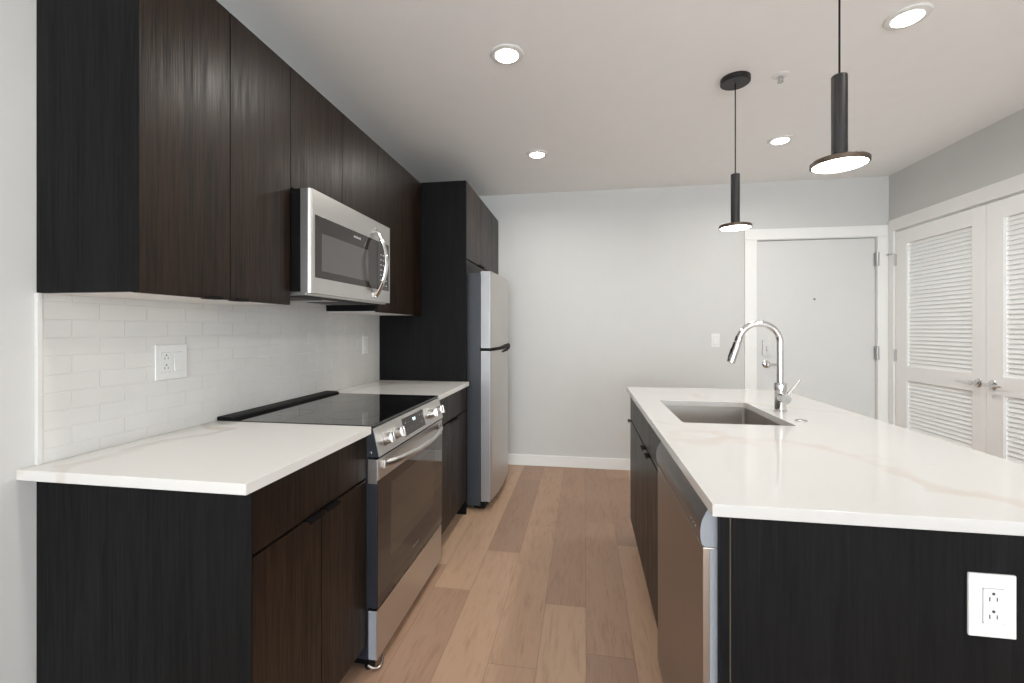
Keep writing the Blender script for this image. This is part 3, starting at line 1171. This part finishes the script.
def bowl():
    t = bmesh.new()
    n = 6
    lo_ = rrect(SX0 - .002, SX1 + .002, SY0 - .002, SY1 + .002, .014, n)
    li = [(p[0], p[1], zt) for p in lo_]
    fl = [(p[0], p[1], zt) for p in rrect(SX0 - .022, SX1 + .022, SY0 - .022, SY1 + .022, .03, n)]
    b1 = [(p[0], p[1], zb + .015) for p in rrect(SX0, SX1, SY0, SY1, .014, n)]
    b2 = [(p[0], p[1], zb) for p in rrect(SX0 + .012, SX1 - .012, SY0 + .012, SY1 - .012, .014, n)]
    dc = [(.577 + .055 * math.cos(2 * PI * (i + .5) / len(lo_)), 2.085 + .055 * math.sin(2 * PI * (i + .5) / len(lo_)), zb - .004) for i in range(len(lo_))]
    rings = [[t.verts.new(p) for p in r] for r in (fl, li, b1, b2, dc)]
    m = len(lo_)
    for a, b in zip(rings, rings[1:]):
        for i in range(m):
            t.faces.new((a[i], b[i], b[(i + 1) % m], a[(i + 1) % m]))
    t.faces.new(rings[-1])
    bmesh.ops.recalc_face_normals(t, faces=t.faces)
    # give the sheet its thickness
    bmesh.ops.solidify(t, geom=t.faces[:], thickness=.0012)
    return t


obj('sink_bowl', bowl(), M_SINK, sk, None, 30)
bm = bmesh.new()
lathe(bm, [(0, -.010), (.040, -.010), (.044, .001), (.055, .0035), (.056, .0005), (.030, -.002), (0, -.006)], (.577, 2.085, zb + .001), 'z', 32)
obj('drain', bm, M_CHROME, sk)

# faucet
FX, FYY = .852, 2.125
fa = thing('faucet', 'tall chrome gooseneck pull-down faucet behind the island sink', 'faucet', (FX, FYY, .914))
bm = bmesh.new()
lathe(bm, [(0, 0), (.027, 0), (.027, .004), (.0235, .006), (.0235, .085), (.0250, .088), (.0250, .118), (.0215, .124), (.0140, .127), (0, .127)],
      (FX, FYY, .9142), 'z', 36)
obj('faucet_body', bm, M_CHROME, fa)
R_ = .086
zc_ = 1.213
pts = [(FX, FYY, 1.035 + (zc_ - 1.035) * i / 6) for i in range(7)]
END = 162
for i in range(1, 25):
    a = math.radians(END * i / 24)
    pts.append((FX - R_ + R_ * math.cos(a), FYY, zc_ + R_ * math.sin(a)))
bm = bmesh.new()
tube(bm, pts, .0138, 18)
obj('spout', bm, M_CHROME, fa, None, 60)
e = Vector(pts[-1])
a = math.radians(END)
dr_ = Vector((-math.sin(a), 0, math.cos(a)))
if dr_.z > 0:
    dr_ = -dr_
bm = bmesh.new()
lathe(bm, [(0, -.004), (.0150, -.004), (.0160, 0), (.0162, .020), (.0150, .022), (.0150, .025), (.0172, .028), (.0185, .085), (.0180, .118), (.0150, .122), (0, .122)],
      e, dr_, 28)
sh = obj('spray_head', bm, M_CHROME, fa)
cbt = e + dr_ * .075 + Vector((-.0165, -.003, 0))
bm = bmesh.new()
tube(bm, [cbt - dr_ * .022, cbt + dr_ * .022], .004, 10)
obj('spray_button', bm, M_BLACK, sh)
bm = bmesh.new()
cyl(bm, (FX, FYY - .022, .975), .0215, .040, '-y', 28)
hv = obj('valve', bm, M_CHROME, fa)
bm = bmesh.new()
tube(bm, [(FX + .004, FYY - .050, .985), (FX + .030, FYY - .052, 1.020), (FX + .058, FYY - .052, 1.058)], [.006, .005, .0048], 10)
obj('lever', bm, M_CHROME, hv)

hc = obj('hole_cover', lathe(bmesh.new(), [(0, 0), (.022, 0), (.022, .003), (.018, .005), (.013, .005), (.012, .0042), (0, .0042)], (.841, 1.907, .9142), 'z', 32), M_CHROME)
tag(hc, 'small round chrome button set flush in the island countertop near the faucet', 'button')

# ------------------------------------------------------------------ outlets and switches


def plate_local(w, h, parts, name, label, cat, M4, loc, group=None):
    """plate drawn with u right, v up, n out; parts = list of (name, kind, u)"""
    r = thing(name, label, cat, loc, group)

    def put(nm2, t, mat, par):
        bm = bmesh.new()
        merge(bm, t, M4)
        return obj(nm2, bm, mat, par)
    t = bmesh.new()
    box(t, -w / 2, w / 2, -h / 2, h / 2, 0, .006, .0022, 3)
    put('cover_plate', t, M_WHITEP, r)
    for nm2, u in parts:
        if nm2 == 'receptacle':
            t = bmesh.new()
            prism(t, rrect(u - .0168, u + .0168, -.0335, .0335, .003), .0055, .0078, 'z', .0005)
            p = put('receptacle', t, M_WHITEP, r)
            t = bmesh.new()
            for vz in (.017, -.017):
                box(t, u - .0075, u - .0055, vz - .007, vz + .001, .0077, .0081)
                box(t, u + .0050, u + .0068, vz - .0065, vz + .001, .0077, .0081)
                lathe(t, [(0, 0), (.0028, 0), (.0028, .0005), (0, .0005)], (u, vz + .0075, .0077), 'z', 12)
            put('slots', t, M_SLOT, p)
            t = bmesh.new()
            box(t, u - .0175, u + .0175, -.0342, .0342, .0054, .0062)
            put('receptacle_gap', t, M_GREYPL, r)
        elif nm2 == 'rocker':
            t = bmesh.new()
            box(t, u - .0175, u + .0175, -.0342, .0342, .0054, .0062)
            put('rocker_gap', t, M_GREYPL, r)
            t = bmesh.new()
            prism(t, [(-.0332, .005), (.0332, .005), (.0332, .0075), (0, .0082), (-.0332, .0112)], u - .0165, u + .0165, 'x', .0004)
            # polygon above is (v, n) swept along u
            put('rocker', t, M_WHITEP, r)
        for v in (.048, -.048):
            t = bmesh.new()
            lathe(t, [(0, 0), (.003, 0), (.0025, .0008), (0, .001)], (u, v, .0058), 'z', 12)
            put('screw', t, M_WHITEP, r)
    return r


FX_PX = lambda x, y, z: Matrix.Translation((x, y, z)) @ Matrix(((0, 0, 1, 0), (1, 0, 0, 0), (0, 1, 0, 0), (0, 0, 0, 1)))
FX_NY = lambda x, y, z: Matrix.Translation((x, y, z)) @ Matrix(((1, 0, 0, 0), (0, 0, -1, 0), (0, 1, 0, 0), (0, 0, 0, 1)))
XT = X_L + .0096
plate_local(.122, .120, [('receptacle', -.023), ('rocker', .023)], 'outlet_switch_plate',
            'white double plate with outlet and rocker switch on the tiles left of the range', 'outlet', FX_PX(XT, 1.353, 1.160), (XT, 1.353, 1.10))
plate_local(.070, .116, [('rocker', 0)], 'light_switch', 'white switch plate on the tiles right of the range', 'switch',
            FX_PX(XT, 2.755, 1.170), (XT, 2.755, 1.11))
plate_local(.080, .122, [('receptacle', 0)], 'wall_outlet', 'white outlet plate on the black end panel of the island', 'outlet',
            FX_NY(.776, .9999, .742), (.776, .999, .68))
plate_local(.070, .118, [('rocker', 0)], 'light_switch', 'white light switch on the back wall left of the entry door', 'switch',
            FX_NY(1.138, Y_B - .0001, 1.175), (1.138, Y_B, 1.116))

# ------------------------------------------------------------------ ceiling lights
WARM = (1.0, .965, .915)


def downlight(x, y, label):
    r = thing('recessed_light', label, 'ceiling light', (x, y, Z_C), 'recessed ceiling lights')
    obj('trim_ring', lathe(bmesh.new(), [(.0515, -.001), (.053, -.009), (.074, -.006), (.079, 0), (.0515, 0)], (x, y, Z_C), 'z', 40), M_WHITEP, r)
    obj('diffuser', lathe(bmesh.new(), [(0, -.0125), (.048, -.0125), (.051, -.010), (.051, -.001), (0, -.001)], (x, y, Z_C), 'z', 40), M_LED, r)
    l = area('downlight_beam', (x, y, Z_C - .016), (0, 0, 0), .095, .095, 5.6, WARM, 'DISK', math.radians(165))
    l.parent = r
    l.location = (0, 0, -.016)
    return r


for x, y, lab in ((-.352, 2.030, 'round recessed ceiling light above the floor near the range, nearest the wall cabinets'),
                  (-.335, 3.220, 'round recessed ceiling light nearest the refrigerator'),
                  (1.300, 3.240, 'round recessed ceiling light nearest the entry door'),
                  (1.297, 2.045, 'round recessed ceiling light at the upper right, beyond the large pendant'),
                  (-.352, .840, 'recessed ceiling light over the near end of the aisle, beside the first tall wall cabinet'),
                  (1.297, .840, 'recessed ceiling light over the near end of the island')):
    downlight(x, y, lab)


def pendant(x, y, label, dz=0):
    r = thing('pendant_light', label, 'pendant light', (x, y, Z_C), 'pendant lights over the island')
    obj('canopy', lathe(bmesh.new(), [(0, -.026), (.066, -.026), (.070, -.023), (.070, 0), (0, 0)], (x, y, Z_C), 'z', 40), M_BLKMET, r)
    obj('cord', cyl(bmesh.new(), (x, y, 2.055 + dz), .0028, Z_C - .026 - 2.055 - dz, 'z', 10, .0003), M_BLACK, r)
    obj('stem', lathe(bmesh.new(), [(0, 0), (.0205, 0), (.0212, .001), (.0212, .256), (.020, .258), (0, .258)], (x, y, 1.801 + dz), 'z', 32), M_BLKMET, r)
    rim = obj('disc_shade', lathe(bmesh.new(), [(0, .0155), (.073, .0155), (.0765, .012), (.0765, .001), (.074, 0), (.0705, 0), (.0705, .006), (0, .006)], (x, y, 1.786 + dz), 'z', 48), M_PENDRIM, r)
    obj('diffuser', lathe(bmesh.new(), [(0, 0), (.0702, 0), (.0702, .0058), (0, .0058)], (x, y, 1.7858 + dz), 'z', 48), M_LED, rim)
    l = area('pendant_beam', (0, 0, 0), (0, 0, 0), .14, .14, .35, WARM, 'DISK', math.radians(170))
    l.parent = r
    l.location = (0, 0, 1.780 + dz - Z_C)
    return r


pendant(.757, 2.412, 'black pendant light with round lit disc, farther over the island, canopy visible')
pendant(.768, 1.500, 'black pendant light with round lit disc, nearer and larger over the island', -.013)

sp = thing('sprinkler', 'small white fire sprinkler head on the ceiling between the pendants', 'sprinkler', (.969, 2.414, Z_C))
obj('escutcheon', lathe(bmesh.new(), [(0, -.006), (.018, -.008), (.034, -.004), (.038, 0), (0, 0)], (.969, 2.414, Z_C), 'z', 28), M_WHITEP, sp)
bm = bmesh.new()
lathe(bm, [(0, -.030), (.004, -.030), (.006, -.008), (0, -.008)], (.969, 2.414, Z_C), 'z', 14)
for s in (-1, 1):
    tube(bm, [(.969 + s * .010, 2.414, Z_C - .007), (.969 + s * .013, 2.414, Z_C - .02), (.969 + s * .004, 2.414, Z_C - .033)], .0018, 8)
lathe(bm, [(0, -.036), (.014, -.036), (.014, -.034), (0, -.033)], (.969, 2.414, Z_C), 'z', 20)
obj('sprinkler_head', bm, M_HINGE, sp)
